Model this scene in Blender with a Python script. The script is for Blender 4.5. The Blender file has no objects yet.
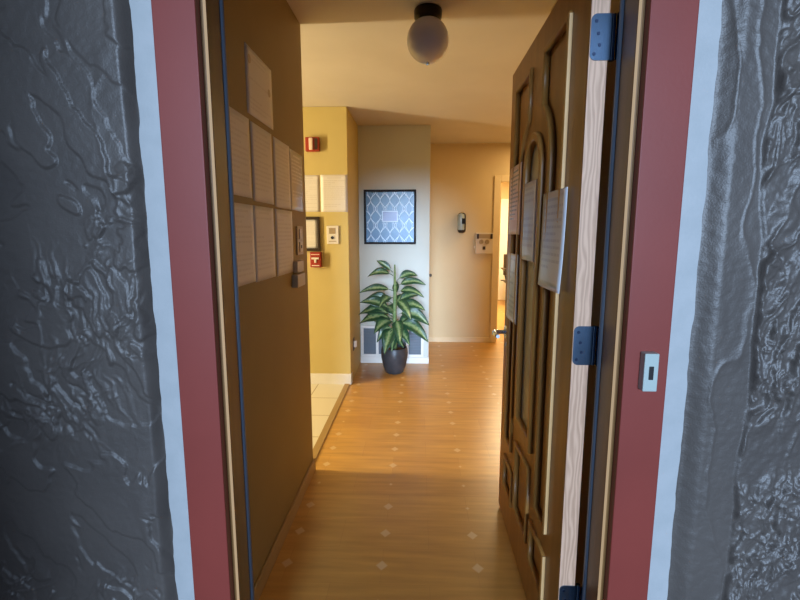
import bpy, bmesh, math, random
from mathutils import Vector, Matrix, noise
import numpy as np

S = bpy.context.scene
COL = S.collection
random.seed(7)

# ------------------------------------------------------------------ materials
def mat(name, col=(.5, .5, .5), rough=.5, metal=0.0, spec=.5, coat=0.0):
    m = bpy.data.materials.new(name); m.use_nodes = True
    b = m.node_tree.nodes['Principled BSDF']
    b.inputs['Base Color'].default_value = (*col, 1)
    b.inputs['Roughness'].default_value = rough
    b.inputs['Metallic'].default_value = metal
    b.inputs['Specular IOR Level'].default_value = spec
    b.inputs['Coat Weight'].default_value = coat
    return m

def nodes(m):
    nt = m.node_tree
    return nt, nt.nodes['Principled BSDF'], (lambda t, **k: mk(nt, t, **k)), nt.links.new

def mk(nt, t, **k):
    n = nt.nodes.new(t)
    for a, v in k.items(): setattr(n, a, v)
    return n

def ramp(nt, stops):
    r = nt.nodes.new('ShaderNodeValToRGB')
    while len(r.color_ramp.elements) < len(stops): r.color_ramp.elements.new(.5)
    for e, (p, c) in zip(r.color_ramp.elements, stops):
        e.position = p; e.color = (*c, 1)
    return r

def mottled(name, c1, c2, scale=6, rough=.6, bump=0.0, bscale=200, spec=.4, stretch=(1, 1, 1), detail=4, lo=.35, hi=.65, metal=0):
    m = mat(name, c1, rough, metal, spec)
    nt, b, N, L = nodes(m)
    tc = N('ShaderNodeTexCoord'); mp = N('ShaderNodeMapping'); mp.inputs['Scale'].default_value = stretch
    L(tc.outputs['Object'], mp.inputs['Vector'])
    n = N('ShaderNodeTexNoise'); n.inputs['Scale'].default_value = scale; n.inputs['Detail'].default_value = detail
    L(mp.outputs[0], n.inputs['Vector'])
    r = ramp(nt, [(lo, c1), (hi, c2)]); L(n.outputs[0], r.inputs[0]); L(r.outputs[0], b.inputs['Base Color'])
    if bump:
        n2 = N('ShaderNodeTexNoise'); n2.inputs['Scale'].default_value = bscale; n2.inputs['Detail'].default_value = 3
        L(tc.outputs['Object'], n2.inputs['Vector'])
        bp = N('ShaderNodeBump'); bp.inputs['Strength'].default_value = bump; bp.inputs['Distance'].default_value = .002
        L(n2.outputs[0], bp.inputs['Height']); L(bp.outputs[0], b.inputs['Normal'])
    return m

def emis(name, col, s):
    m = mat(name, col); b = m.node_tree.nodes['Principled BSDF']
    b.inputs['Emission Color'].default_value = (*col, 1); b.inputs['Emission Strength'].default_value = s
    return m

M = {}
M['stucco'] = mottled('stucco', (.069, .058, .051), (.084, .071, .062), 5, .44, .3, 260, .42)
M['edge_highlight'] = mottled('edge_highlight', (.60, .35, .14), (.66, .40, .17), 12, .5)  # pale colour standing for daylight caught on the door mouldings
M['white_paint'] = mottled('white_paint', (.33, .345, .345), (.36, .37, .37), 20, .5, .15, 150)
M['red_paint'] = mottled('red_paint', (.185, .031, .022), (.205, .035, .025), 4, .42, .06, 120)
M['raw_wood'] = mottled('raw_wood', (.44, .235, .095), (.50, .275, .115), 12, .6, stretch=(1, 1, .1))
M['brown_wood'] = mottled('brown_wood', (.135, .066, .020), (.185, .092, .030), 10, .38, .1, 90, .45, stretch=(2, 2, .12))
M['door_wood'] = mottled('door_wood', (.26, .115, .024), (.33, .152, .036), 9, .38, .12, 90, .3, stretch=(3, 3, .15))
M['black_rubber'] = mat('black_rubber', (.06, .075, .10), .30, 0, .6)
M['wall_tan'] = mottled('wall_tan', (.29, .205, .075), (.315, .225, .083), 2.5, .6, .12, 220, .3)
M['wall_yellow'] = mottled('wall_yellow', (.55, .44, .165), (.585, .47, .18), 2.5, .6, .12, 220, .3)
M['wall_grey'] = mottled('wall_grey', (.57, .60, .53), (.60, .63, .56), 2.5, .65, .12, 220, .3)
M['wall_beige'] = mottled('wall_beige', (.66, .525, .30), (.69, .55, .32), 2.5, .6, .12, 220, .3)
M['ceiling'] = mottled('ceiling_paint', (.60, .555, .48), (.63, .585, .51), 3, .8, .2, 120, .2)
M['white_trim'] = mottled('white_trim', (.76, .74, .68), (.80, .78, .72), 6, .45)
M['cream_trim'] = mottled('cream_trim', (.72, .58, .34), (.76, .62, .38), 6, .45)
M['base_brown'] = mottled('base_brown', (.34, .22, .08), (.40, .26, .10), 8, .45, stretch=(1, .2, 1))
M['paper'] = mottled('paper', (.70, .66, .60), (.74, .70, .64), 3, .45, spec=.4)
M['paper_blue'] = mottled('paper_blue', (.50, .50, .52), (.56, .56, .58), 3, .22, spec=.7)
M['paper_pink'] = mottled('paper_pink', (.58, .36, .30), (.66, .46, .40), 9, .3, spec=.6)
M['paper_lam'] = mottled('paper_lam', (.72, .66, .56), (.78, .72, .62), 3, .12, spec=.7)
M['ink'] = mat('ink', (.42, .38, .34), .6)
M['ink_faint'] = mat('ink_faint', (.645, .60, .54), .45, 0, .4)
M['ink_grey'] = mat('ink_grey', (.44, .44, .465), .22, 0, .7)
M['steel'] = mottled('steel', (.55, .66, .82), (.60, .72, .88), 30, .24, metal=1)
M['hinge_dark'] = mottled('hinge_metal', (.18, .28, .42), (.21, .32, .48), 20, .21, metal=1)
M['screw'] = mat('screw', (.03, .04, .07), .35, 1)
M['black_frame'] = mat('black_frame', (.012, .011, .012), .6, 0, .2)
M['dark_wood'] = mat('dark_frame_wood', (.035, .020, .010), .4)
M['red_plastic'] = mat('red_plastic', (.33, .030, .012), .4)
M['white_plastic'] = mat('white_plastic', (.75, .70, .60), .4)
M['tan_plastic'] = mat('tan_plastic', (.36, .275, .16), .4)
M['tan_light'] = mat('tan_light', (.48, .38, .24), .4)
M['tan_light2'] = mat('panel_beige', (.62, .54, .42), .4)
M['lens'] = mat('strobe_lens', (.80, .62, .50), .25)
M['dark_plastic'] = mat('dark_plastic', (.015, .014, .014), .35)
M['lamp_metal'] = mat('lamp_metal', (.020, .014, .010), .4, .6)
M['globe'] = mat('globe_glass', (.66, .68, .84), .25, 0, .6)
M['pot'] = mottled('pot_glaze', (.030, .033, .038), (.050, .054, .060), 12, .38, .3, 60)
M['soil'] = mottled('soil', (.05, .03, .015), (.09, .05, .03), 60, .9, .6, 120)
M['stem'] = mottled('stem', (.12, .22, .07), (.22, .30, .12), 20, .6, stretch=(1, 1, 3))
M['vent_dark'] = mat('vent_dark', (.17, .20, .23), .6)
M['art_blue'] = mottled('art_blue', (.085, .22, .40), (.13, .30, .50), 5, .30, spec=.35)
M['art_line'] = mat('art_line', (.62, .80, .95), .3, 0, .35)
M['art_lilac'] = mottled('art_lilac', (.22, .32, .56), (.26, .36, .60), 8, .3, spec=.35)
M['silver'] = mat('silver_face', (.40, .47, .44), .3, .15)
M['concrete'] = mottled('concrete', (.16, .16, .16), (.22, .22, .21), 8, .8, .4, 80)
M['blocker_white'] = mottled('blocker_white', (.45, .45, .44), (.5, .5, .49), 5, .7)
M['glass'] = None

# door hinge edge: pale oak with long wavy grain
m = mat('oak_edge', (.6, .5, .36), .55); nt, b, N, L = nodes(m)
tc = N('ShaderNodeTexCoord'); mp = N('ShaderNodeMapping'); mp.inputs['Scale'].default_value = (1, 1, .16)
L(tc.outputs['Object'], mp.inputs[0])
w = N('ShaderNodeTexWave'); w.inputs['Scale'].default_value = 28; w.inputs['Distortion'].default_value = 12
w.inputs['Detail'].default_value = 2; w.inputs['Detail Scale'].default_value = 1.2
L(mp.outputs[0], w.inputs[0])
r = ramp(nt, [(0, (.56, .345, .225)), (1, (.40, .235, .145))]); L(w.outputs[0], r.inputs[0]); L(r.outputs[0], b.inputs['Base Color'])
M['oak'] = m

# bevelled art-glass of the front door
m = mat('door_glass', (.72, .74, .66), .2, 0, .8); nt, b, N, L = nodes(m)
b.inputs['Transmission Weight'].default_value = .2
n = N('ShaderNodeTexVoronoi'); n.inputs['Scale'].default_value = 16; tc = N('ShaderNodeTexCoord'); L(tc.outputs['Object'], n.inputs['Vector'])
bp = N('ShaderNodeBump'); bp.inputs['Strength'].default_value = .5; bp.inputs['Distance'].default_value = .004
L(n.outputs['Distance'], bp.inputs['Height']); L(bp.outputs[0], b.inputs['Normal'])
M['glass'] = m

# laminate floor: warm planks running across the hall, pale diamond inlays on a .394 x .206 grid
m = mat('laminate', (.4, .2, .06), .32, 0, .5); nt, b, N, L = nodes(m)
tc = N('ShaderNodeTexCoord'); sep = N('ShaderNodeSeparateXYZ'); L(tc.outputs['Object'], sep.inputs[0])
def MA(op, a, bb=None, cc=None):
    n = N('ShaderNodeMath', operation=op)
    for i, v in enumerate((a, bb, cc)):
        if v is None: continue
        if isinstance(v, (int, float)): n.inputs[i].default_value = v
        else: L(v, n.inputs[i])
    return n.outputs[0]
PX, PY = .394, .206
gx = MA('DIVIDE', MA('ADD', sep.outputs[0], .145), PX); gy = MA('DIVIDE', MA('ADD', sep.outputs[1], -1.712), PY)
ix = MA('ROUND', gx); iy = MA('ROUND', gy)
fx = MA('MULTIPLY', MA('ABSOLUTE', MA('SUBTRACT', gx, ix)), PX); fy = MA('MULTIPLY', MA('ABSOLUTE', MA('SUBTRACT', gy, iy)), PY)
dia = MA('ADD', fx, MA('MULTIPLY', fy, .85))
cell = N('ShaderNodeCombineXYZ'); L(ix, cell.inputs[0]); L(iy, cell.inputs[1])
wn = N('ShaderNodeTexWhiteNoise', noise_dimensions='3D'); L(cell.outputs[0], wn.inputs['Vector'])
size = MA('ADD', MA('MULTIPLY', MA('GREATER_THAN', wn.outputs['Value'], .25), .014), .010)
inlay = N('ShaderNodeMapRange'); L(MA('SUBTRACT', dia, size), inlay.inputs['Value'])
inlay.inputs['From Min'].default_value = -.004; inlay.inputs['From Max'].default_value = .003
inlay.inputs['To Min'].default_value = 1; inlay.inputs['To Max'].default_value = 0
br = N('ShaderNodeTexBrick'); br.inputs['Scale'].default_value = 1
br.inputs['Brick Width'].default_value = .39; br.inputs['Row Height'].default_value = .206; br.inputs['Mortar Size'].default_value = .0008
br.inputs['Color1'].default_value = (.54, .285, .070, 1); br.inputs['Color2'].default_value = (.59, .325, .083, 1); br.inputs['Mortar'].default_value = (.47, .235, .058, 1)
mp = N('ShaderNodeMapping'); mp.inputs['Location'].default_value = (.34, -1.61, 0); L(tc.outputs['Object'], mp.inputs[0]); L(mp.outputs[0], br.inputs['Vector'])
mp2 = N('ShaderNodeMapping'); mp2.inputs['Scale'].default_value = (1.5, 14, 1); L(tc.outputs['Object'], mp2.inputs[0])
gn = N('ShaderNodeTexNoise'); gn.inputs['Scale'].default_value = 2; gn.inputs['Detail'].default_value = 6; L(mp2.outputs[0], gn.inputs['Vector'])
gr = ramp(nt, [(.3, (.82, .80, .76)), (.7, (1.08, 1.08, 1.08))]); L(gn.outputs[0], gr.inputs[0])
mx = N('ShaderNodeMix', data_type='RGBA', blend_type='MULTIPLY'); mx.inputs[0].default_value = 1
L(br.outputs[0], mx.inputs[6]); L(gr.outputs[0], mx.inputs[7])
m2 = N('ShaderNodeMix', data_type='RGBA'); L(MA('MULTIPLY', inlay.outputs[0], .75), m2.inputs[0])
L(mx.outputs[2], m2.inputs[6]); m2.inputs[7].default_value = (.68, .50, .28, 1)
L(m2.outputs[2], b.inputs['Base Color'])
M['laminate'] = m

# cream ceramic tile
m = mat('cream_tile', (.7, .66, .5), .3); nt, b, N, L = nodes(m)
br = N('ShaderNodeTexBrick'); br.offset = 0; br.inputs['Scale'].default_value = 1
br.inputs['Brick Width'].default_value = .365; br.inputs['Row Height'].default_value = .365; br.inputs['Mortar Size'].default_value = .004
br.inputs['Color1'].default_value = (.70, .66, .52, 1); br.inputs['Color2'].default_value = (.74, .70, .56, 1); br.inputs['Mortar'].default_value = (.34, .26, .12, 1)
tc = N('ShaderNodeTexCoord'); mp = N('ShaderNodeMapping'); mp.inputs['Location'].default_value = (.90 + 3.65, -2.893 + .365 * 20, 0)
L(tc.outputs['Object'], mp.inputs[0]); L(mp.outputs[0], br.inputs['Vector']); L(br.outputs[0], b.inputs['Base Color'])
M['tile'] = m

# leaf: dark green margin, pale cream-green along the midrib (uses the leaf's own UV)
m = mat('leaf', (.05, .14, .05), .35, 0, .5); nt, b, N, L = nodes(m)
uv = N('ShaderNodeUVMap'); sp = N('ShaderNodeSeparateXYZ'); L(uv.outputs[0], sp.inputs[0])
def MB_(op, a, bb): 
    n = N('ShaderNodeMath', operation=op)
    for i, v in enumerate((a, bb)):
        if isinstance(v, (int, float)): n.inputs[i].default_value = v
        else: L(v, n.inputs[i])
    return n.outputs[0]
dist = MB_('ABSOLUTE', MB_('SUBTRACT', sp.outputs[1], .5), 0)
tc = N('ShaderNodeTexCoord'); n = N('ShaderNodeTexNoise'); n.inputs['Scale'].default_value = 45; n.inputs['Detail'].default_value = 3; L(tc.outputs['Object'], n.inputs['Vector'])
v = MB_('ADD', dist, MB_('MULTIPLY', MB_('SUBTRACT', n.outputs[0], .5), .45))
r = ramp(nt, [(.04, (.24, .31, .13)), (.15, (.085, .17, .055)), (.25, (.018, .062, .026))]); L(v, r.inputs[0]); L(r.outputs[0], b.inputs['Base Color'])
M['leaf'] = m

# ------------------------------------------------------------------ geometry helpers
def box(bm, x0, x1, y0, y1, z0, z1, mi=0, bev=0.0, seg=2):
    vs = [bm.verts.new((x, y, z)) for x in (x0, x1) for y in (y0, y1) for z in (z0, z1)]
    F = [(0, 1, 3, 2), (4, 6, 7, 5), (0, 4, 5, 1), (2, 3, 7, 6), (0, 2, 6, 4), (1, 5, 7, 3)]
    fs = [bm.faces.new([vs[i] for i in f]) for f in F]
    for f in fs: f.material_index = mi
    if bev:
        es = list({e for f in fs for e in f.edges})
        r = bmesh.ops.bevel(bm, geom=es, offset=bev, segments=seg, affect='EDGES', profile=.5)
        for f in r['faces']: f.material_index = mi
    return fs

def lathe(bm, prof, c=(0, 0, 0), n=32, axis='Z', mi=0):
    rings = []
    R = {'Z': Matrix.Identity(3), 'Y': Matrix.Rotation(math.radians(90), 3, 'X'), 'X': Matrix.Rotation(math.radians(90), 3, 'Y')}[axis]
    c = Vector(c)
    for (r, z) in prof:
        if r < 1e-6: rings.append([bm.verts.new(c + R @ Vector((0, 0, z)))])
        else: rings.append([bm.verts.new(c + R @ Vector((r * math.cos(2 * math.pi * k / n), r * math.sin(2 * math.pi * k / n), z))) for k in range(n)])
    for a, bq in zip(rings, rings[1:]):
        for k in range(n):
            k2 = (k + 1) % n
            if len(a) == 1 and len(bq) == 1: continue
            if len(a) == 1: f = bm.faces.new((a[0], bq[k], bq[k2]))
            elif len(bq) == 1: f = bm.faces.new((a[k], a[k2], bq[0]))
            else: f = bm.faces.new((a[k], a[k2], bq[k2], bq[k]))
            f.material_index = mi
    for e, flip in ((rings[0], 1), (rings[-1], 0)):
        if len(e) > 1:
            f = bm.faces.new(e[::-1] if flip else e); f.material_index = mi

def tube(bm, pts, r, n=10, mi=0):
    pts = [Vector(p) for p in pts]; rings = []
    rr = r if isinstance(r, (list, tuple)) else [r] * len(pts)
    ref = None
    for i, p in enumerate(pts):
        t = (pts[min(i + 1, len(pts) - 1)] - pts[max(i - 1, 0)]).normalized()
        if ref is None: ref = Vector((0, 0, 1)) if abs(t.z) < .9 else Vector((1, 0, 0))
        s = t.cross(ref).normalized(); u = s.cross(t).normalized(); ref = u
        rings.append([bm.verts.new(p + rr[i] * (math.cos(2 * math.pi * k / n) * s + math.sin(2 * math.pi * k / n) * u)) for k in range(n)])
    for a, bq in zip(rings, rings[1:]):
        for k in range(n):
            f = bm.faces.new((a[k], a[(k + 1) % n], bq[(k + 1) % n], bq[k])); f.material_index = mi; f.smooth = True
    bm.faces.new(rings[0][::-1]); bm.faces.new(rings[-1])

def build(name, bm, mats, parent=None, org=None, smooth=False):
    """link bm (in world coordinates) as one object; its origin goes to org or to the parent's place"""
    bmesh.ops.recalc_face_normals(bm, faces=bm.faces[:])
    base = Vector((0, 0, 0))
    if parent is not None:
        q = parent; base = Vector((0, 0, 0))
        while q is not None: base += q.location; q = q.parent
    o_loc = Vector(org) if org is not None else base
    bmesh.ops.translate(bm, verts=bm.verts[:], vec=-o_loc)
    me = bpy.data.meshes.new(name); bm.to_mesh(me); bm.free()
    for x in (mats if isinstance(mats, (list, tuple)) else [mats]): me.materials.append(x)
    if smooth:
        for p in me.polygons: p.use_smooth = True
        me.set_sharp_from_angle(angle=math.radians(35))
    o = bpy.data.objects.new(name, me); COL.objects.link(o)
    o.location = o_loc - base
    if parent is not None: o.parent = parent
    return o

def tag(o, label, cat, group=None, kind=None):
    o['label'] = label; o['category'] = cat
    if group: o['group'] = group
    if kind: o['kind'] = kind
    return o

def thing(name, label, cat, loc, group=None, kind=None):
    o = bpy.data.objects.new(name, None); COL.objects.link(o); o.empty_display_size = .05
    o.location = loc
    return tag(o, label, cat, group, kind)

def struct(name, bm, m, label, cat, smooth=False):
    return tag(build(name, bm, m, smooth=smooth), label, cat, kind='structure')

def BM(): return bmesh.new()

def bx(name, dims, m, parent=None, bev=0.0, org=None, smooth=False):
    b = BM(); box(b, *dims, bev=bev); return build(name, b, m, parent, org, smooth)

def curve_plate(name, outlines, half, bev, xform, m, parent, res=2):
    """2-D outline(s) (first = outer, others = holes) filled, thickened by +-half with rounded/chamfered edges"""
    cu = bpy.data.curves.new(name, 'CURVE'); cu.dimensions = '2D'; cu.fill_mode = 'BOTH'
    cu.extrude = half; cu.bevel_depth = bev; cu.bevel_resolution = res; cu.offset = -bev
    for pts in outlines:
        s = cu.splines.new('POLY'); s.points.add(len(pts) - 1); s.use_cyclic_u = True
        for p, q in zip(s.points, pts): p.co = (q[0], q[1], 0, 1)
    t = bpy.data.objects.new('tmp', cu); COL.objects.link(t)
    dg = bpy.context.evaluated_depsgraph_get()
    me = bpy.data.meshes.new_from_object(t.evaluated_get(dg))
    bpy.data.objects.remove(t); bpy.data.curves.remove(cu)
    b = BM(); b.from_mesh(me); bpy.data.meshes.remove(me)
    bmesh.ops.transform(b, matrix=xform, verts=b.verts[:])
    bmesh.ops.remove_doubles(b, verts=b.verts[:], dist=1e-5)
    for f in b.faces: f.material_index = 0
    return build(name, b, m, parent)

CZ = 2.39                                   # ceiling height
# ------------------------------------------------------------------ facade: hand-trowelled stucco
def fbm(x, y, s, o=4): return noise.fractal(Vector((x * s, y * s, 3.7)), 1.0, 2.0, o)
def sstep(a, b_, v):
    t = min(1, max(0, (v - a) / (b_ - a))); return t * t * (3 - 2 * t)

def stucco_left(x, z):
    d = -.624 - x                                            # distance from the white strip
    wx, wz = x + .07 * fbm(x, z, 4), z + .07 * fbm(x + 9, z, 4)
    h = .006 * fbm(x, z, 1.8, 2)
    n = fbm(wx + wz * .45, wz * .6, 6.5, 4)                  # trowel plateaus with crisp edges
    h += .0045 * sstep(.19, .235, n) + .0030 * sstep(-.335, -.29, n)
    mask = sstep(-.10, .18, fbm(x + 31, z + 5, 3.0, 2))
    rg = 1 - abs(fbm(wx * 1.2 - wz * .55, wz * .5 + wx * .3, 15, 4)) * 5.0
    h += .0036 * max(0, rg) ** 2 * mask
    h += .0040 * sstep(.02, .14, fbm(wx + wz * .4, wz * .5, 24, 3)) * mask
    zone = sstep(.34, .12, abs(z - 1.08)) * sstep(.02, .12, d) * sstep(.42, .25, d)
    r2 = 1 - abs(fbm(wx * 2.2 + wz * .2, wz * .35, 15, 3)) * 4.5
    h += .0032 * max(0, r2) ** 2 * zone
    h += .0006 * fbm(x, z, 60, 3)
    r3 = 1 - abs(fbm(wx * 2 + 7, wz * .15, 8, 2)) * 4
    h += .003 * max(0, r3) ** 2 * sstep(.03, .06, d) * sstep(.12, .07, d) * .6
    return .004 + .022 * sstep(0, .028, d) + h * sstep(0, .015, d)

def stucco_right(x, z):
    d = x - .619
    wx, wz = x + .022 * fbm(x, z, 7), z + .04 * fbm(x + 9, z, 6)
    h = .005 * fbm(x, z, 2.2, 2)
    band = .120 + .030 * fbm(0, z, 2.5, 3) - .02 * (z - 1.2)
    heavy = sstep(band - .006, band + .004, d)
    h += heavy * .0045
    lump = sstep(-.30, .0, fbm(x + 3, z + 8, 4.0, 2) + .14)
    ux, uz = wx - wz * .22, wz + wx * .2                     # strokes lean to the right
    s1 = fbm(ux * 1.0, uz * .27, 30, 3); s2 = fbm(ux + 5, uz * .42, 50, 3)
    h += heavy * lump * (.0085 * sstep(-.12, .34, s1) + .0050 * max(0, 1 - abs(s1) * 4.5) + .0045 * max(0, 1 - abs(s2) * 4))
    rg = 1 - abs(fbm(ux * 1.1 + 2, uz * .35, 14, 3)) * 4.2
    h += heavy * .0080 * max(0, rg) ** 1.5
    h += heavy * .0012 * fbm(x, z, 75, 2)
    r2 = 1 - abs(fbm(wx * 1.5 + 4, wz * .22, 9, 2)) * 3.4
    h += (1 - heavy) * .0028 * max(0, r2) ** 4
    h += .0007 * fbm(x, z, 60, 3)
    return .004 + .020 * sstep(0, .05, d) + h * sstep(0, .015, d)

b = BM()
def stucco_sheet(x0, x1, z0, z1, f, step, edge):
    nx, nz = int(round((x1 - x0) / step)), int(round((z1 - z0) / step))
    vs = []
    for j in range(nz + 1):
        z = z0 + (z1 - z0) * j / nz; row = []
        for i in range(nx + 1):
            x = x0 + (x1 - x0) * i / nx
            y = 1.060 - f(x, z)
            w = 0
            if abs(x - edge) < .03: w = .004 * fbm(edge, z, 9, 3) * (1 - abs(x - edge) / .03)
            row.append(b.verts.new((x + w, y, z)))
        vs.append(row)
    for j in range(nz):
        for i in range(nx):
            q = b.faces.new((vs[j][i], vs[j][i + 1], vs[j + 1][i + 1], vs[j + 1][i])); q.smooth = True
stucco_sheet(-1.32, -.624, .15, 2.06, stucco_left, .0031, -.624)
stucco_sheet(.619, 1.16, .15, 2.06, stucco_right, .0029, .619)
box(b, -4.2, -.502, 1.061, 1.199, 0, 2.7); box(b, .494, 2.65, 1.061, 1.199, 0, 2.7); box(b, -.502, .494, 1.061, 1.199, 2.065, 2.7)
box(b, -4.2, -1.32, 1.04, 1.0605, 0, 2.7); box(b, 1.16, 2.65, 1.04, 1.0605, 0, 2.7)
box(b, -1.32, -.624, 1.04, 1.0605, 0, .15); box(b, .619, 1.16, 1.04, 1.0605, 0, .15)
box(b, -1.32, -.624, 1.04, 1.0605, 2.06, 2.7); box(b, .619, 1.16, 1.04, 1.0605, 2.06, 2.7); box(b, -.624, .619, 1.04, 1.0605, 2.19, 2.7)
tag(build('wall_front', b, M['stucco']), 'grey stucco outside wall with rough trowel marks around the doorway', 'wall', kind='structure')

# white painted strip and red moulding that frame the doorway
def ragged_strip(x0, x1, y0, y1, z0, z1, b, amp0, amp1):
    n = 160; rows = []
    for k in range(n + 1):
        z = z0 + (z1 - z0) * k / n
        a = x0 + amp0 * fbm(x0, z, 14, 4); c = x1 + amp1 * fbm(x1, z, 14, 4)
        rows.append([b.verts.new(p) for p in ((a, y1, z), (a, y0, z), (c, y0, z), (c, y1, z))])
    for r1, r2 in zip(rows, rows[1:]):
        for i in range(3): b.faces.new((r1[i], r1[i + 1], r2[i + 1], r2[i]))
    b.faces.new(rows[0]); b.faces.new(rows[-1][::-1])
b = BM()
ragged_strip(-.626, -.572, 1.0505, 1.0605, 0, 2.19, b, .004, .0)
ragged_strip(.570, .621, 1.0505, 1.0605, 0, 2.19, b, .0, .004)
box(b, -.572, .570, 1.0505, 1.0605, 2.14, 2.19)
struct('trim_1', b, M['white_paint'], 'white painted strip between the grey stucco and the red moulding', 'trim')
t = thing('trim_2', 'dark red wooden moulding around the front doorway', 'door trim', (0, 1.044, 0), kind='structure')
for nm, d in (('side_moulding', (-.577, -.481, 1.044, 1.070, .0, 2.145)), ('side_moulding', (.4735, .572, 1.044, 1.070, .0, 2.145)), ('head_moulding', (-.478, .470, 1.044, 1.070, 2.045, 2.145))):
    bx(nm, d, M['red_paint'], t, bev=.003)

# wooden jambs, stops and weatherstrip
t = thing('trim_3', 'brown stained wooden door frame with black weatherstrip', 'door frame', (0, 1.13, 0), kind='structure')
for s, xi, xo in ((-1, -.480, -.502), (1, .472, .494)):
    j = bx('jamb', (min(xi, xo), max(xi, xo), 1.0705, 1.20, 0, 2.065), M['brown_wood'], t)
    xs = xi - s * .012
    bx('door_stop', (min(xi, xs), max(xi, xs), 1.0705, 1.142, 0, 2.045), M['brown_wood'], t, bev=.0015)
    e = bx('raw_edge', (min(xs, xs + s * .0065), max(xs, xs + s * .0065), 1.0685, 1.0704, 0, 2.045), M['raw_wood'], t)
    e['label'] = 'pale unpainted front edge'
    b = BM(); tube(b, [(xs + s * .003, 1.153, .0), (xs + s * .003, 1.153, 2.04)], .0085, 14); build('weatherstrip', b, M['black_rubber'], t)
bx('head_jamb', (-.480, .472, 1.0705, 1.20, 2.045, 2.065), M['brown_wood'], t)
b = BM(); box(b, -.480, .472, 1.05, 1.20, -.01, .018, bev=.006)
struct('trim_4', b, M['steel'], 'metal threshold across the front doorway', 'threshold')

# ------------------------------------------------------------------ interior shell
b = BM(); box(b, -.655, 2.65, 1.2, 9.42, -.06, 0.0)
struct('floor', b, M['laminate'], 'warm brown laminate hall floor with pale diamond inlays', 'floor')
b = BM(); box(b, -4.2, -.662, 1.2, 3.98, -.06, .001)
struct('floor_tile', b, M['tile'], 'cream square tile floor of the side room at left', 'floor')
b = BM(); box(b, -.662, -.612, 2.46, 3.98, -.02, .008, bev=.005)
struct('trim_5', b, M['base_brown'], 'brown wood transition strip between tile and laminate', 'floor trim')
b = BM(); box(b, -4.2, 2.65, 1.2, 9.42, CZ, CZ + .12)
struct('ceiling', b, M['ceiling'], 'plain cream hall ceiling', 'ceiling')
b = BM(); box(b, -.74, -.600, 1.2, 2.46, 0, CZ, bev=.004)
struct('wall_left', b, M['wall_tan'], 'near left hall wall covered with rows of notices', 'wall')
b = BM(); box(b, -.600, -.588, 1.2, 2.456, 0, .075, bev=.004); box(b, -.74, -.588, 2.456, 2.468, 0, .075, bev=.003)
struct('baseboard_left', b, M['base_brown'], 'brown baseboard below the wall of notices', 'baseboard')
b = BM(); box(b, -4.2, -.605, 3.98, 4.70, 0, CZ, bev=.004)
struct('wall_side', b, M['wall_yellow'], 'bright yellow wall carrying the fire alarm', 'wall')
b = BM(); box(b, -4.05, -.597, 3.968, 3.9815, 0, .098, bev=.003); box(b, -.6055, -.597, 3.968, 4.04, 0, .098, bev=.003)
struct('baseboard_side', b, M['white_trim'], 'white tiled baseboard below the yellow wall', 'baseboard')
b = BM(); box(b, -4.2, .107, 4.68, 5.76, 0, CZ, bev=.004)
struct('wall_back', b, M['wall_grey'], 'pale grey back wall behind the potted plant', 'wall')
b = BM(); box(b, -.604, .110, 4.664, 4.682, 0, .066, bev=.003)
struct('baseboard_back', b, M['white_trim'], 'white baseboard below the floor grille', 'baseboard')
b = BM(); box(b, .107, .960, 5.64, 5.76, 0, CZ); box(b, 1.74, 2.65, 5.64, 5.76, 0, CZ); box(b, .960, 1.74, 5.64, 5.76, 1.955, CZ)
struct('wall_far', b, M['wall_beige'], 'beige far wall with the keypad and bottle', 'wall')
b = BM(); box(b, .107, .885, 5.628, 5.642, 0, .062, bev=.003); box(b, 1.815, 2.5, 5.628, 5.642, 0, .062, bev=.003)
struct('baseboard_far', b, M['cream_trim'], 'beige baseboard along the far wall', 'baseboard')
t = thing('trim_6', 'cream casing around the lit far doorway', 'door trim', (1.35, 5.63, 0), kind='structure')
bx('side_casing', (.888, .962, 5.622, 5.642, 0, 2.02), M['cream_trim'], t, bev=.004)
bx('side_casing', (1.738, 1.812, 5.622, 5.642, 0, 2.02), M['cream_trim'], t, bev=.004)
bx('head_casing', (.962, 1.738, 5.622, 5.642, 1.948, 2.02), M['cream_trim'], t, bev=.004)
bx('jamb', (.960, .972, 5.642, 5.76, 0, 1.955), M['cream_trim'], t)
b = BM(); box(b, .61, .75, 1.2, 2.26, 0, CZ); box(b, .61, 2.65, 2.26, 2.36, 0, CZ); box(b, 2.5, 2.65, 2.36, 9.42, 0, CZ)
struct('wall_right', b, M['wall_beige'], 'right hall wall behind the open door', 'wall')
b = BM(); box(b, -4.2, -4.05, 1.2, 3.98, 0, CZ)
struct('wall_outer', b, M['wall_yellow'], 'outer wall of the tiled side room', 'wall')
b = BM(); box(b, .107, .25, 5.76, 9.42, 0, CZ); box(b, .25, 2.5, 9.28, 9.42, 0, CZ)
struct('wall_end', b, M['wall_beige'], 'end wall of the lit room beyond the far doorway', 'wall')
# white door on the end wall of the lit room
t = thing('door_2', 'white panelled door far away in the lit end room', 'door', (2.0, 9.26, 0), kind='structure')
bx('slab', (1.60, 2.38, 9.24, 9.278, .005, 2.0), M['white_trim'], t, bev=.003)
for x0 in (1.70, 2.03):
    bx('panel', (x0, x0 + .26, 9.230, 9.242, .95, 1.88), M['white_trim'], t, bev=.005)
    bx('panel', (x0, x0 + .26, 9.230, 9.242, .15, .83), M['white_trim'], t, bev=.005)

# ------------------------------------------------------------------ the open front door
DX, HY = .407, 1.205                        # outside face plane, hinge edge
TH = .046
t = thing('door_1', 'carved brown wooden front door standing open into the hall', 'door', (DX + TH, HY, 0.0), kind='structure')
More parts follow.
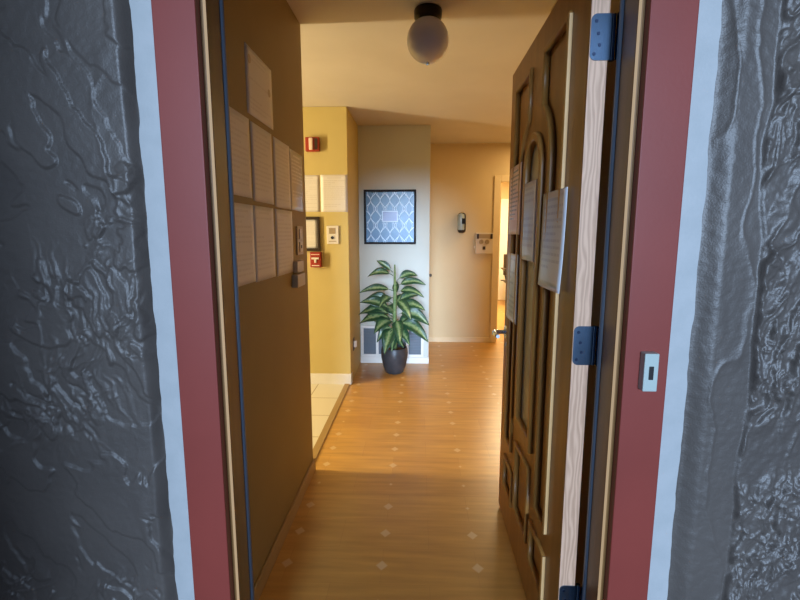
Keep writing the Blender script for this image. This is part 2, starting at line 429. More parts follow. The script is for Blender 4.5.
# local 2-D (u, z, n): u away from the hinge (+Y), z up, n out of the outside face (-X)
X2 = Matrix(((0, 0, -1, DX + TH / 2), (1, 0, 0, HY), (0, 1, 0, 0), (0, 0, 0, 1)))
C0 = .482
W_ = .955
def side_panel(s, g=0.0):
    """outline of a tall side panel whose inner edge bends round the arch; s=+1 hinge side; g = inset"""
    uo, ut, ui = C0 - .335 + g, C0 - .095 - g, C0 - .212 - g
    zt, zb = 1.935 - g, .425 + g
    R = .212 + g; zc = 1.575
    pts = [(uo, zb), (ui, zb), (ui, zc)]
    # arc around the glass, then the straight neck up to the top corner
    amax = math.acos((C0 - ut) / R)
    for k in range(1, 13):
        a = amax * k / 12
        pts.append((C0 - R * math.cos(a), zc + R * math.sin(a)))
    pts += [(ut, zt), (uo, zt)]
    return pts if s > 0 else [(2 * C0 - p[0], p[1]) for p in pts][::-1]
def arch(r, zb, zc=1.575, n=20):
    return [(C0 - r, zb), (C0 + r, zb)] + [(C0 + r * math.cos(math.pi * k / n), zc + r * math.sin(math.pi * k / n)) for k in range(n + 1)]
def rect(u0, u1, z0, z1): return [(u0, z0), (u1, z0), (u1, z1), (u0, z1)]
LOW = [rect(C0 - .335, C0 - .165, .195, .335), rect(C0 - .105, C0 + .105, .225, .505), rect(C0 + .165, C0 + .335, .195, .335)]
def inset(q, g): return rect(q[0][0] + g, q[1][0] - g, q[0][1] + g, q[2][1] - g)
slab = curve_plate('slab', [rect(0.004, W_, .012, 2.043), side_panel(1), side_panel(-1), arch(.112, .60)] + LOW, TH / 2 - .005, .005, X2, M['door_wood'], t, 1)
shift = Matrix.Translation((-.0025, 0, 0)); sunk = Matrix.Translation((.0, 0, 0))
for s in (1, -1):
    curve_plate('raised_panel', [side_panel(s, .018)], .004, .0115, shift @ X2, M['door_wood'], t, 0)
    curve_plate('panel_backing', [side_panel(s, -.008)], .0135, .0, sunk @ X2, M['door_wood'], t, 0)
for q in LOW:
    curve_plate('raised_panel', [inset(q, .018)], .004, .0115, shift @ X2, M['door_wood'], t, 0)
    curve_plate('panel_backing', [inset(q, -.008)], .0135, .0, sunk @ X2, M['door_wood'], t, 0)
def proud(outer, inner, label=None):
    return curve_plate('panel_moulding', [outer, inner], .006, .005, Matrix.Translation((-TH / 2 - .001, 0, 0)) @ X2, M['door_wood'], t, 2)
for s in (1, -1): proud(side_panel(s, -.009), side_panel(s, .009))
for q in LOW: proud(inset(q, -.009), inset(q, .009))
for u0, z0, z1 in ((C0 - .335, .44, 1.925), (C0 - .335, .200, .330)):  # pale strips: daylight highlight on hinge-side moulding edges, put into the colour
    e = bx('moulding_highlight', (DX - .0095, DX - .0005, HY + u0 - .0125, HY + u0 - .0080, z0 - .02, z1 + .012), M['edge_highlight'], t); e['label'] = 'daylight highlight painted on the moulding edge'
# moulding ring around the arched glass, standing a little proud
ring = curve_plate('arch_moulding', [arch(.128, .578), arch(.098, .625)], .006, .006, Matrix.Translation((-TH / 2 - .003, 0, 0)) @ X2, M['door_wood'], t, 2)
curve_plate('arch_moulding', [arch(.128, .578), arch(.098, .625)], .006, .006, Matrix.Translation((TH / 2 + .003, 0, 0)) @ X2, M['door_wood'], t, 2)
g_ = curve_plate('glass_light', [arch(.118, .592)], .004, 0, Matrix.Translation((-.010, 0, 0)) @ X2, M['glass'], t, 0); g_['label'] = 'tall arched textured glass'
e = bx('hinge_edge', (DX + .001, DX + TH - .001, HY - .0006, HY + .0042, .012, 2.043), M['oak'], t); e['label'] = 'pale bare oak hinge edge'
# hinges: one leaf on the door edge, one on the jamb, knuckle between
for zc in (1.823, 1.063, .305):
    b = BM()
    R_ = .014; zh = .0525
    def leaf_pts(x0, x1):
        P = []
        for (cx, cz, a0) in ((x0 + R_, zc + zh - R_, 90), (x0 + R_, zc - zh + R_, 180)):
            for k in range(7): a = math.radians(a0 + 15 * k); P.append((cx + R_ * math.cos(a), cz + R_ * math.sin(a)))
        return P + [(x1, zc - zh), (x1, zc + zh)]
    P = leaf_pts(DX + .002, DX + TH + .004)
    f0 = [b.verts.new((x, HY - .0006, z)) for x, z in P]; f1 = [b.verts.new((x, HY - .0031, z)) for x, z in P]
    b.faces.new(f0); b.faces.new(f1[::-1])
    for i in range(len(P)): b.faces.new((f0[i], f0[(i + 1) % len(P)], f1[(i + 1) % len(P)], f1[i]))
    h = build('hinge', b, M['hinge_dark'], t)
    b = BM(); box(b, .4695, .4718, 1.166, HY, zc - zh, zc + zh); build('jamb_leaf', b, M['hinge_dark'], h)
    b = BM(); lathe(b, [(0, zc - zh), (.0065, zc - zh), (.0065, zc + zh), (0, zc + zh)], (.463, HY + .004, 0), 16); build('knuckle', b, M['hinge_dark'], h, smooth=True)
    for (du, dz) in ((.014, .036), (.020, .008), (.024, -.018), (.012, -.038)):
        b = BM(); lathe(b, [(0, .0), (.0042, .0), (.0036, .0012), (0, .0012)], (DX + du, HY - .0030, zc + dz), 14, 'Y'); build('screw', b, M['screw'], h)
# lever handle
hu = .888; hz = .905
b = BM(); lathe(b, [(0, 0), (.031, 0), (.031, .006), (.026, .010), (0, .010)], (DX - .0, HY + hu, hz), 28, 'X')
bmesh.ops.transform(b, matrix=Matrix.Translation((2 * DX, 0, 0)) @ Matrix.Scale(-1, 4, (1, 0, 0)), verts=b.verts[:])
hd = build('door_handle', b, M['steel'], t, smooth=True)
b = BM(); tube(b, [(DX - .008, HY + hu, hz), (DX - .045, HY + hu, hz), (DX - .058, HY + hu - .006, hz), (DX - .062, HY + hu - .03, hz), (DX - .060, HY + hu - .115, hz + .004)], [.010, .010, .011, .011, .008], 14); build('lever', b, M['steel'], hd)
b = BM(); lathe(b, [(0, 0), (.010, 0), (.008, .004), (0, .004)], (DX - .0005, HY + hu, hz - .060), 20, 'X')
bmesh.ops.transform(b, matrix=Matrix.Translation((2 * DX, 0, 0)) @ Matrix.Scale(-1, 4, (1, 0, 0)), verts=b.verts[:])
build('keyhole', b, M['steel'], hd)
b = BM(); lathe(b, [(0, 0), (.031, 0), (.031, .006), (.026, .010), (0, .010)], (DX + TH, HY + hu, hz), 28, 'X'); tube(b, [(DX + TH + .005, HY + hu, hz), (DX + TH + .045, HY + hu, hz), (DX + TH + .055, HY + hu - .02, hz), (DX + TH + .055, HY + hu - .11, hz)], .010, 12)
build('lever', b, M['steel'], hd, smooth=True)

# ------------------------------------------------------------------ sheets of paper
def sheet(name, label, cat, group, o, du, dv, w, h, m, ink=None, curl=0.0, seed=0, gap=.0008, title=True, frame=None, sag=0.0, lines=(.017, .55), children=None):
    """o = lower left corner on the wall; du, dv unit vectors along width and height; sheet stands gap off the wall"""
    o, du, dv = Vector(o), Vector(du), Vector(dv); nn = du.cross(dv)
    rnd = random.Random(seed); b = BM(); nu, nv = 8, 12; g = {}
    def P(u, v, off=0.0):
        bow = curl * (1 - v) ** 3 + sag * math.sin(math.pi * u) * (.3 + .7 * (1 - v)) + curl * .5 * u * (1 - v)
        return o + du * (u * w) + dv * (v * h) + nn * (gap + bow + off)
    for k, off in ((0, -.0010), (1, .0002)):
        for j in range(nv + 1):
            for i in range(nu + 1): g[k, i, j] = b.verts.new(P(i / nu, j / nv, off))
        for j in range(nv):
            for i in range(nu):
                q = [g[k, i, j], g[k, i + 1, j], g[k, i + 1, j + 1], g[k, i, j + 1]]
                b.faces.new(q if k else q[::-1]).smooth = True
    rim = [(i, 0) for i in range(nu)] + [(nu, j) for j in range(nv)] + [(i, nv) for i in range(nu, 0, -1)] + [(0, j) for j in range(nv, 0, -1)]
    for a, c in zip(rim, rim[1:] + rim[:1]): b.faces.new((g[0, a[0], a[1]], g[0, c[0], c[1]], g[1, c[0], c[1]], g[1, a[0], a[1]]))
    bmesh.ops.recalc_face_normals(b, faces=b.faces[:])
    mats = [m]
    if ink:
        mats.append(ink)
        def bar(u0, u1, v0, v1):
            n = 3
            for k in range(n):
                a, c = u0 + (u1 - u0) * k / n, u0 + (u1 - u0) * (k + 1) / n
                f = b.faces.new([b.verts.new(P(*q, .0005)) for q in ((a, v0), (c, v0), (c, v1), (a, v1))]); f.material_index = 1
        v = .90
        if title: bar(.24, .76, v, v + .03); v -= .07
        while v > .10:
            if rnd.random() < .13: v -= lines[0] / h * 1.6; continue
            u = .11; end = .89 if rnd.random() < .7 else rnd.uniform(.4, .8)
            while u < end - .03:
                l = rnd.uniform(.04, .16); bar(u, min(u + l, end), v, v + lines[0] * .42 / h); u += l + .018
            v -= lines[0] / h
    base = o + du * (w / 2)
    # no recalculation of the ink quads: they already face outwards
    bmesh.ops.translate(b, verts=b.verts[:], vec=-base)
    me = bpy.data.meshes.new(name); b.to_mesh(me); b.free()
    for x in mats: me.materials.append(x)
    ob = bpy.data.objects.new(name, me); COL.objects.link(ob); ob.location = base
    if cat: tag(ob, label, cat, group)
    return ob

LW = -.600
YV, ZV = (0, 1, 0), (0, 0, 1)
def left_notice(y0, y1, z0, z1, label, m='paper', seed=0, **k):
    # seen from the hall (+X side) the left wall's width axis runs along +Y; normal must be +X
    return sheet('paper_notice', label, 'notice', 'notices on the left hall wall', (LW, y0, z0), YV, ZV, y1 - y0, z1 - z0, M[m], M['ink_faint'], seed=seed, **k)
cert = left_notice(1.658, 1.944, 1.773, 2.003, 'certificate sheet pinned alone above the upper row of notices', seed=1, lines=(.016, .5))
for sy, sz in ((1.696, 1.962), (1.906, 1.905)):
    b = BM(); lathe(b, [(0, 0), (.015, 0), (.015, .0006), (0, .0006)], (LW + .0012, sy, sz), 20, 'X'); build('seal', b, M['tan_light'], cert)
left_notice(1.452, 1.665, 1.480, 1.752, 'notice of the upper row nearest the door frame', seed=2)
left_notice(1.680, 1.914, 1.472, 1.750, 'notice second in the upper row, directly below the certificate sheet', seed=3)
left_notice(1.937, 2.170, 1.464, 1.748, 'notice third in the upper row, right of the one under the certificate', seed=4)
left_notice(2.176, 2.408, 1.463, 1.742, 'shiny plastic covered notice at the wall corner end of the upper row', 'paper_lam', seed=5, sag=.004)
left_notice(1.448, 1.666, 1.180, 1.455, 'notice of the lower row nearest the door frame', seed=6)
left_notice(1.668, 1.902, 1.176, 1.456, 'middle notice of the lower row', seed=7)
left_notice(1.925, 2.184, 1.173, 1.456, 'lower row notice beside the two small tan wall boxes', seed=8)
# wall boxes at the corner end of the left wall
t = thing('switch_plate', 'tan double switch plate below the plastic covered notice', 'switch', (LW, 2.297, 1.25))
bx('plate', (LW, LW + .008, 2.243, 2.352, 1.248, 1.389), M['tan_light'], t, bev=.003)
for z0 in (1.325, 1.262): bx('switch_key', (LW + .008, LW + .013, 2.272, 2.322, z0, z0 + .05), M['tan_light2'], t, bev=.002)
bx('indicator', (LW + .013, LW + .015, 2.290, 2.302, 1.280, 1.296), M['dark_plastic'], t)
t = thing('wall_box', 'small tan two part box on the wall below the switch plate', 'wall box', (LW, 2.215, 1.10))
bx('upper_cover', (LW, LW + .022, 2.175, 2.296, 1.166, 1.222), M['tan_light'], t, bev=.004)
bx('lower_cover', (LW, LW + .030, 2.145, 2.286, 1.098, 1.160), M['tan_light'], t, bev=.004)

# notices taped to the open door (width axis runs towards the hinge: -Y, normal -X)
NY = (0, -1, 0)
def door_notice(u0, u1, z0, z1, label, m, seed, off=.0085, **k):
    return sheet('paper_notice', label, 'notice', 'notices on the open door', (DX - off, HY + u1, z0), NY, ZV, u1 - u0, z1 - z0, M[m], M['ink_grey'], seed=seed, **k)
door_notice(.078, .320, 1.190, 1.480, 'large pale sheet on the hinge side of the open door', 'paper_blue', 11, lines=(.020, .5), curl=.006, sag=.004)
door_notice(.400, .618, 1.258, 1.537, 'plastic sleeved notice on the arched glass of the door', 'paper_blue', 12, lines=(.024, .5), off=.0105, sag=.004)
door_notice(.655, .880, 1.350, 1.630, 'reddish notice on the latch side of the open door', 'paper_pink', 13, sag=.004)
door_notice(.660, .865, .985, 1.270, 'pale notice below the reddish one, above the door lever', 'paper_blue', 14, lines=(.022, .5), sag=.004)

# ------------------------------------------------------------------ yellow wall
YW = 3.98
XV = (1, 0, 0)
t = thing('fire_strobe', 'red fire alarm with pale strobe lens high on yellow wall', 'fire alarm', (-.893, YW, 2.03))
bx('housing', (-.952, -.836, YW - .040, YW + .003, 2.027, 2.142), M['red_plastic'], t, bev=.006)
o = bx('strobe_lens', (-.918, -.886, YW - .056, YW - .040, 2.036, 2.134), M['lens'], t, bev=.006); o['label'] = 'pale strobe lens'
bx('horn_grille', (-.872, -.848, YW - .043, YW - .040, 2.040, 2.130), M['dark_wood'], t, bev=.001)
def yellow_sheet(x0, x1, z0, z1, label, seed):
    return sheet('paper_notice', label, 'notice', 'notices on the yellow wall', (x0, YW, z0), XV, ZV, x1 - x0, z1 - z0, M['paper'], M['ink_faint'], seed=seed)
yellow_sheet(-1.085, -.846, 1.532, 1.838, 'white notice below the red strobe, left of the pair', 21)
yellow_sheet(-.838, -.607, 1.530, 1.840, 'white notice at the outer corner of the yellow wall', 22)
t = thing('certificate_frame', 'black framed certificate on the yellow wall above red pull station', 'picture frame', (-.99, YW, 1.197))
b = BM(); x0, x1, z0, z1, fw = -1.085, -.852, 1.197, 1.490, .024
box(b, x0, x1, YW - .022, YW, z0, z0 + fw, bev=.003); box(b, x0, x1, YW - .022, YW, z1 - fw, z1, bev=.003)
box(b, x0, x0 + fw, YW - .022, YW, z0 + fw, z1 - fw, bev=.003); box(b, x1 - fw, x1, YW - .022, YW, z0 + fw, z1 - fw, bev=.003)
build('frame', b, M['dark_wood'], t)
s = sheet('certificate', None, None, None, (x0 + fw, YW - .006, z0 + fw), XV, ZV, x1 - x0 - 2 * fw, z1 - z0 - 2 * fw, M['paper'], M['ink_faint'], seed=23)
s.parent = t; s.location = s.location - t.location
t = thing('wall_plate', 'white plate with a round black button right of the certificate', 'wall plate', (-.74, YW, 1.255))
bx('plate', (-.793, -.690, YW - .012, YW, 1.258, 1.414), M['white_plastic'], t, bev=.004)
bx('display', (-.772, -.718, YW - .0145, YW - .012, 1.345, 1.395), M['tan_plastic'], t, bev=.001)
b = BM(); lathe(b, [(0, 0), (.013, 0), (.013, .007), (0, .009)], (-.745, YW - .012, 1.312), 20, 'Y'); o = build('button', b, M['dark_plastic'], t, smooth=True); o['label'] = 'round black button'
bx('slot', (-.775, -.712, YW - .0135, YW - .012, 1.278, 1.284), M['tan_plastic'], t)
t = thing('fire_pull_station', 'red fire pull station with white T handle under certificate', 'fire alarm', (-.89, YW, 1.06))
bx('housing', (-.938, -.842, YW - .045, YW + .003, 1.058, 1.190), M['red_plastic'], t, bev=.006)
b = BM(); box(b, -.922, -.858, YW - .056, YW - .045, 1.128, 1.144, bev=.002); box(b, -.899, -.881, YW - .055, YW - .045, 1.098, 1.128, bev=.002)
o = build('pull_handle', b, M['white_plastic'], t); o['label'] = 'white T shaped handle'
bx('lower_stripe', (-.922, -.858, YW - .0465, YW - .045, 1.070, 1.078), M['white_plastic'], t)
bx('upper_stripe', (-.926, -.854, YW - .0465, YW - .045, 1.166, 1.172), M['lens'], t)
# outlet with a plug on the return of the yellow wall
t = thing('wall_outlet', 'white outlet with plug low on the return of the yellow wall', 'outlet', (-.605, 4.17, .29))
bx('cover_plate', (-.605, -.600, 4.125, 4.205, .268, .385), M['dark_wood'], t, bev=.002)
bx('plug', (-.600, -.572, 4.140, 4.180, .300, .362), M['white_plastic'], t, bev=.006)

# ------------------------------------------------------------------ grey back wall
BW = 4.68
t = thing('framed_print', 'square framed print of interlaced pale curves on blue', 'picture', (-.29, BW, 1.240))
x0, x1, z0, z1, fw = -.552, -.030, 1.240, 1.776, .020
b = BM()
box(b, x0, x1, BW - .030, BW, z0, z0 + fw, bev=.003); box(b, x0, x1, BW - .030, BW, z1 - fw, z1, bev=.003)
box(b, x0, x0 + fw, BW - .030, BW, z0 + fw, z1 - fw, bev=.003); box(b, x1 - fw, x1, BW - .030, BW, z0 + fw, z1 - fw, bev=.003)
build('frame', b, M['black_frame'], t)
b = BM(); box(b, x0 + fw, x1 - fw, BW - .012, BW - .001, z0 + fw, z1 - fw); build('print', b, M['art_blue'], t)
ax0, ax1, az0, az1 = x0 + fw, x1 - fw, z0 + fw, z1 - fw
b = BM()
def ribbon(pts, w, y):
    """flat line in the picture plane, clipped to the print"""
    for p, q in zip(pts, pts[1:]):
        if not all(ax0 + w < r_[0] < ax1 - w and az0 < r_[1] < az1 for r_ in (p, q)): continue
        if all(-.381 < r_[0] < -.202 and 1.452 < r_[1] < 1.578 for r_ in (p, q)): continue
        d = Vector((q[0] - p[0], q[1] - p[1])).normalized(); n = Vector((-d.y, d.x)) * w / 2
        b.faces.new([b.verts.new((a[0], y, a[1])) for a in ((p[0] + n.x, p[1] + n.y), (q[0] + n.x, q[1] + n.y), (q[0] - n.x, q[1] - n.y), (p[0] - n.x, p[1] - n.y))])
WX, HZ = .096, .165
for k in range(-1, 7):
    for s in (1, -1):
        for amp, ph in ((.5, 0), (.36, 0)):
            pts = []
            for i in range(0, 81):
                z = az0 - .02 + (az1 - az0 + .04) * i / 80
                c = math.cos(2 * math.pi * (z - az0) / HZ)
                pts.append((ax0 + .048 + k * WX + s * amp * WX * (.5 + .5 * c) * (1 if amp == .5 else .92), z))
            ribbon(pts, .0065 if amp == .5 else .004, BW - .0124 - (.0002 if amp == .5 else 0))
            pts2 = [(p[0] + WX / 2, p[1] + HZ / 2) for p in pts]
build('lattice_lines', b, M['art_line'], t)
b = BM(); box(b, -.372, -.212, BW - .0145, BW - .012, 1.460, 1.570); o = build('label_mount', b, M['art_line'], t)
b = BM(); box(b, -.362, -.222, BW - .0155, BW - .0145, 1.470, 1.560); o = build('label_card', b, M['art_lilac'], t); o['label'] = 'lilac rectangle in the middle'

t = thing('floor_grille', 'white return air grille with dark bays behind the plant', 'vent', (-.29, BW, .068))
x0, x1, z0, z1 = -.598, .055, .068, .400
bx('backing', (x0 + .02, x1 - .02, BW - .004, BW, z0 + .02, z1 - .02), M['vent_dark'], t)
b = BM(); fw = .028
box(b, x0, x1, BW - .018, BW, z0, z0 + fw, bev=.003); box(b, x0, x1, BW - .018, BW, z1 - fw, z1, bev=.003)
nb = 4; wbay = (x1 - x0 - fw) / nb
for k in range(nb + 1): box(b, x0 + k * wbay, x0 + k * wbay + fw, BW - .018, BW, z0 + fw, z1 - fw, bev=.003)
build('frame', b, M['white_trim'], t)
for k in range(nb):
    b = BM()
    for i in range(16):
        z = z0 + fw + .006 + i * (z1 - z0 - 2 * fw - .01) / 16
        vs = [b.verts.new(p) for p in ((x0 + k * wbay + fw, BW - .014, z), (x0 + (k + 1) * wbay, BW - .014, z), (x0 + (k + 1) * wbay, BW - .005, z + .010), (x0 + k * wbay + fw, BW - .005, z + .010))]
        b.faces.new(vs); 
    o = build('louvre_bay', b, M['vent_dark'], t)
# ------------------------------------------------------------------ far wall
FW = 5.64
t = thing('sanitizer_bottle', 'black and silver dispenser bottle mounted on the far wall', 'dispenser', (.510, FW, 1.345))
b = BM(); box(b, .462, .558, FW - .085, FW + .003, 1.348, 1.588, bev=.035, seg=4); build('holder', b, M['dark_plastic'], t, smooth=True)
b = BM(); lathe(b, [(0, 1.385), (.034, 1.385), (.038, 1.395), (.038, 1.54), (.034, 1.565), (.014, 1.578), (0, 1.580)], (.500, FW - .080, 0), 24); build('bottle', b, M['silver'], t, smooth=True)
bx('front_label', (.505, .548, FW - .122, FW - .105, 1.455, 1.520), M['black_frame'], t, bev=.002)
t = thing('alarm_keypad', 'beige alarm panel with two dark squares and two dials beside doorway', 'alarm panel', (.785, FW, 1.098))
bx('case', (.678, .892, FW - .035, FW, 1.098, 1.350), M['tan_light2'], t, bev=.006)
bx('lamp_bar', (.700, .876, FW - .038, FW - .035, 1.285, 1.336), M['tan_plastic'], t, bev=.001)
for x0 in (.694, .856): bx('dark_lamp', (x0, x0 + .026, FW - .044, FW - .036, 1.280, 1.338), M['dark_wood'], t, bev=.003)
for x0 in (.748, .818):
    b = BM(); lathe(b, [(0, 0), (.027, 0), (.027, .008), (.020, .010), (.018, .004), (0, .004)], (x0, FW - .035, 1.245), 24, 'Y'); build('dial', b, M['tan_plastic'], t, smooth=True)
bx('key', (.766, .800, FW - .040, FW - .035, 1.150, 1.190), M['dark_wood'], t, bev=.002)
bx('side_clip', (.664, .678, FW - .030, FW - .004, 1.165, 1.195), M['white_plastic'], t, bev=.003)
t = thing('wall_bumper', 'small dark round bumper on the far wall at its left edge', 'bumper', (.142, FW, .835))
b = BM(); lathe(b, [(0, 0), (.018, 0), (.018, .008), (.010, .018), (.016, .034), (.010, .042), (0, .044)], (.142, FW, .835), 18, 'Y'); build('bumper_head', b, M['dark_wood'], t, smooth=True)

# chair in the lit end room: dark metal frame, only its arm shows past the door
t = thing('arm_chair', 'dark metal framed armchair glimpsed through the far doorway', 'chair', (1.84, 8.5, 0))
for k, x in ((0, 1.56), (1, 2.12)):
    s_ = 1 if k == 0 else -1
    b = BM(); tube(b, [(x + .30 * s_, 8.27, .0), (x + .03 * s_, 8.27, .62), (x, 8.30, .67), (x, 8.60, .68), (x + .05 * s_, 8.78, .66), (x + .22 * s_, 8.80, .0)], .014, 10); build('side_frame', b, M['dark_plastic'], t)
    bx('armrest', (x - .03, x + .03, 8.30, 8.68, .685, .705), M['dark_wood'], t, bev=.006)
bx('seat', (1.60, 2.08, 8.27, 8.74, .42, .47), M['dark_wood'], t, bev=.02)
bx('backrest', (1.60, 2.08, 8.76, 8.80, .55, .95), M['dark_wood'], t, bev=.015)
bx('crossbar', (1.56, 2.12, 8.78, 8.80, .44, .46), M['dark_plastic'], t)

# ------------------------------------------------------------------ ceiling globe lamp
LX, LY = .036, 2.328
t = thing('ceiling_lamp', 'unlit frosted globe lamp on a dark ceiling mount', 'ceiling lamp', (LX, LY, CZ))
b = BM(); lathe(b, [(0, CZ - .002), (.063, CZ - .002), (.066, CZ - .010), (.064, CZ - .040), (.056, CZ - .048), (.050, CZ - .054), (0, CZ - .054)], (LX, LY, 0), 36); build('mount', b, M['lamp_metal'], t, smooth=True)
b = BM(); pr = []
zc, rg_ = CZ - .136, .098
for k in range(0, 25):
    a = -math.pi / 2 + (math.pi * .5 + 1.08) * k / 24
    pr.append((max(0, rg_ * math.cos(a)), zc + rg_ * 1.03 * math.sin(a)))
lathe(b, pr, (LX, LY, 0), 40); build('globe', b, M['globe'], t, smooth=True)
b = BM(); lathe(b, [(0, zc - .108), (.008, zc - .107), (.010, zc - .100), (0, zc - .099)], (LX, LY, 0), 14); build('finial', b, M['steel'], t, smooth=True)

# ------------------------------------------------------------------ potted plant
QX, QY = -.232, 4.36
t = thing('potted_plant', 'leafy variegated houseplant in a dark round pot', 'plant', (QX, QY, 0))
b = BM(); lathe(b, [(0, .0), (.078, .0), (.088, .008), (.112, .07), (.128, .15), (.132, .20), (.128, .235), (.122, .252), (.112, .252), (.112, .225), (0, .222)], (QX, QY, 0), 44); build('pot', b, M['pot'], t, smooth=True)
b = BM(); lathe(b, [(.111, .224), (.08, .232), (0, .238)], (QX, QY, 0), 24); build('soil', b, M['soil'], t, smooth=True)
b = BM(); st = [(QX + .004, QY, .23), (QX + .000, QY + .005, .50), (QX + .006, QY, .75), (QX + .004, QY - .004, 1.055)]
tube(b, st, [.022, .020, .017, .006], 12)
def crop2w(cx, cy): return QX + (cx - 243) * .00218, (548 - cy) * .00221
LEAVES = [  # base, tip (measured), width, depth offset of tip, droop
 ((236, 105), (165, 55), .050, .02, .02), ((238, 118), (128, 122), .060, -.04, .05), ((240, 185), (92, 190), .055, -.10, .05),
 ((252, 142), (344, 122), .060, .06, .05), ((252, 165), (380, 155), .062, -.06, .05), ((254, 190), (372, 206), .060, -.10, .05),
 ((238, 245), (118, 220), .075, .02, .05), ((236, 275), (95, 232), .085, -.08, .06), ((236, 300), (84, 292), .100, .0, .07),
 ((238, 310), (92, 325), .110, -.06, .06), ((252, 240), (352, 206), .070, .05, .04), ((252, 262), (378, 262), .085, -.10, .06),
 ((254, 290), (396, 330), .110, -.06, .08), ((254, 330), (392, 400), .110, -.10, .08), ((252, 310), (272, 398), .085, -.19, .05),
 ((238, 320), (158, 362), .105, -.15, .06), ((240, 345), (204, 446), .110, -.18, .06), ((244, 365), (236, 435), .080, -.16, .04),
 ((250, 230), (318, 300), .080, -.15, .06), ((238, 215), (180, 250), .070, -.14, .05), ((246, 210), (250, 150), .050, .12, .02),
 ((252, 355), (312, 410), .085, -.14, .05), ((240, 350), (168, 405), .085, -.08, .06), ((252, 340), (335, 330), .085, .08, .05),
 ((238, 340), (150, 330), .085, .08, .05), ((246, 260), (280, 210), .065, .14, .03), ((246, 300), (200, 262), .08, .14, .03),
 ((246, 395), (285, 425), .05, -.10, .03)]
fol = BM(); uvl = fol.loops.layers.uv.new('UVMap'); rnd = random.Random(4)
def leaf(p0, p1, w, droop):
    p0, p1 = Vector(p0), Vector(p1); d = p1 - p0; L_ = d.length
    side = Vector((0, 0, 1)).cross(d).normalized()
    if side.length < .1: side = Vector((1, 0, 0))
    roll = rnd.uniform(-.25, .25)
    nf = Vector((rnd.uniform(-.25, .25), -.80, .60)); nf -= d * (nf.dot(d) / d.dot(d))
    side = d.cross(nf).normalized()
    n = 14; m_ = 6; rows = []
    pet = .16
    for i in range(n + 1):
        s = i / n
        c = p0 + d * s + Vector((0, 0, droop * 1.6 * (4 * s * (1 - s)) * .55))
        tt = max(0, (s - pet) / (1 - pet))
        wd = .0035 if s < pet else max(.0012, w * .5 * (math.sin(math.pi * min(1, tt ** .72)) ** .85) + .0035 * (1 - tt))
        tan = (d / L_ + Vector((0, 0, droop * 1.6 * .55 * 4 * (1 - 2 * s) / L_))).normalized()
        sv = side.copy(); sv = Matrix.Rotation(roll, 3, tan) @ sv
        up = sv.cross(tan)
        if up.z < 0: up = -up
        row = []
        for j in range(m_ + 1):
            q = (j / m_ - .5) * 2
            row.append((fol.verts.new(c + sv * (q * wd) + up * (abs(q) * wd * .35 + .006 * math.sin(s * 11 + q * 2) * abs(q) * (w / .1))), (s, j / m_)))
        rows.append(row)
    for r1, r2 in zip(rows, rows[1:]):
        for j in range(m_):
            vv = (r1[j], r1[j + 1], r2[j + 1], r2[j]); f = fol.faces.new([x[0] for x in vv]); f.smooth = True
            for lp, x in zip(f.loops, vv): lp[uvl].uv = x[1]
for (a, c, w, dy, dr) in LEAVES:
    x0, z0 = crop2w(*a); x1, z1 = crop2w(*c)
    y0 = QY + (-.012 if dy < 0 else .010)
    leaf((x0, y0, z0), (x1, QY + dy, z1), w * 1.18, dr)
build('stem', b, M['stem'], t)
me_o = BM()
me = bpy.data.meshes.new('foliage'); bmesh.ops.translate(fol, verts=fol.verts[:], vec=-Vector((QX, QY, 0))); fol.to_mesh(me); fol.free(); me_o.free()
me.materials.append(M['leaf']); o = bpy.data.objects.new('foliage', me); COL.objects.link(o); o.parent = t
sm = o.modifiers.new('thickness', 'SOLIDIFY'); sm.thickness = .0012

# ------------------------------------------------------------------ doorbell
t = thing('doorbell', 'silver doorbell with dark push button on the red moulding', 'doorbell', (.522, 1.044, 1.003))
bx('cover', (.507, .5385, 1.020, 1.0438, 1.003, 1.091), M['silver'], t, bev=.002)
o = bx('push_button', (.5175, .5275, 1.0175, 1.0205, 1.031, 1.062), M['dark_plastic'], t, bev=.001); o['label'] = 'dark push button'

# ------------------------------------------------------------------ outside: ground, unseen roof and pier added for shade
b = BM(); box(b, -14, 14, -16, 1.06, -.14, -.02)
struct('ground', b, M['concrete'], 'grey concrete in front of the doorway', 'ground')
b = BM(); box(b, -4.2, 2.65, -1.2, 1.06, 2.40, 2.55)  # unseen roof, added to darken the top of the facade
struct('shade_roof', b, M['blocker_white'], 'added unseen roof shading the top of the outside wall', 'shade roof')

b = BM(); box(b, -3.2, -.86, -1.75, -1.45, -.02, 2.40)  # unseen pier, added to keep light off the left stucco
struct('shade_pier', b, M['blocker_white'], 'added unseen pier shading the left of the outside wall', 'wall')
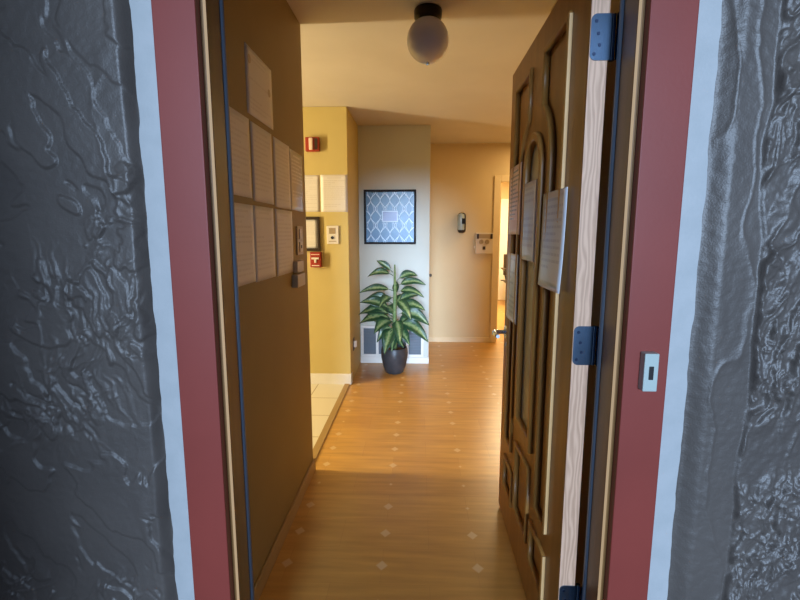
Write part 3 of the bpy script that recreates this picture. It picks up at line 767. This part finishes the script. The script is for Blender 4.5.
# ------------------------------------------------------------------ light
w = bpy.data.worlds.new('sky'); S.world = w; w.use_nodes = True
nt = w.node_tree; bg = nt.nodes['Background']
tc = nt.nodes.new('ShaderNodeTexCoord'); sp = nt.nodes.new('ShaderNodeSeparateXYZ'); nt.links.new(tc.outputs['Generated'], sp.inputs[0])
mr = nt.nodes.new('ShaderNodeMapRange'); mr.inputs['From Min'].default_value = -1; mr.inputs['From Max'].default_value = 1
nt.links.new(sp.outputs[2], mr.inputs['Value'])
r = nt.nodes.new('ShaderNodeValToRGB')
while len(r.color_ramp.elements) < 5: r.color_ramp.elements.new(.5)
for e, (p, c) in zip(r.color_ramp.elements, [(0, (.05, .05, .05)), (.485, (.10, .11, .12)), (.505, (1.6, 1.95, 2.7)), (.60, (1.4, 1.75, 2.6)), (1, (.55, .75, 1.3))]):
    e.position = p; e.color = (*c, 1)
nt.links.new(mr.outputs[0], r.inputs[0]); nt.links.new(r.outputs[0], bg.inputs['Color'])
bg.inputs['Strength'].default_value = .22

def area(name, loc, rot, sx, sy, power, col, spread=math.pi):
    l = bpy.data.lights.new(name, 'AREA'); l.shape = 'RECTANGLE'; l.size = sx; l.size_y = sy; l.energy = power; l.color = col; l.spread = spread
    o = bpy.data.objects.new(name, l); COL.objects.link(o); o.location = loc; o.rotation_euler = rot
    o['kind'] = 'helper'
    return o
WARM = (1.0, .70, .34)
R90 = math.radians(90)
area('side_room_lamp', (-3.3, 2.56, 1.45), (0, -R90, 0), 1.5, .22, 135, (1.0, .80, .46))
area('hall_lamp', (1.5, 5.1, CZ - .03), (0, 0, 0), .4, .4, 15, WARM)
area('end_room_lamp', (1.5, 7.6, CZ - .03), (0, 0, 0), .8, .8, 120, (1.0, .84, .52))
sl = bpy.data.lights.new('low_sun', 'SUN'); sl.energy = 5.2; sl.angle = math.radians(14); sl.color = (.53, .72, 1.0)
so = bpy.data.objects.new('low_sun', sl); COL.objects.link(so); so['kind'] = 'helper'
so.rotation_euler = Vector((.005, 1, -.128)).to_track_quat('-Z', 'Y').to_euler(); so.location = (0, -6, 2)

# ------------------------------------------------------------------ camera
cam = bpy.data.cameras.new('camera'); co = bpy.data.objects.new('camera', cam); COL.objects.link(co)
cam.sensor_fit = 'HORIZONTAL'; cam.sensor_width = 36; cam.lens = 460 * 36 / 800; cam.clip_start = .02
co.location = (0, 0, 1.36)
co.rotation_euler = (math.radians(90 - 8.402), 0, math.radians(2.340))
S.camera = co

S.view_settings.view_transform = 'Standard'; S.view_settings.look = 'None'
S.view_settings.exposure = 0.0; S.view_settings.gamma = 1.0; S.view_settings.use_curve_mapping = False
S.cycles.use_denoising = True
S.cycles.max_bounces = 10; S.cycles.diffuse_bounces = 6
S.cycles.sample_clamp_indirect = 6
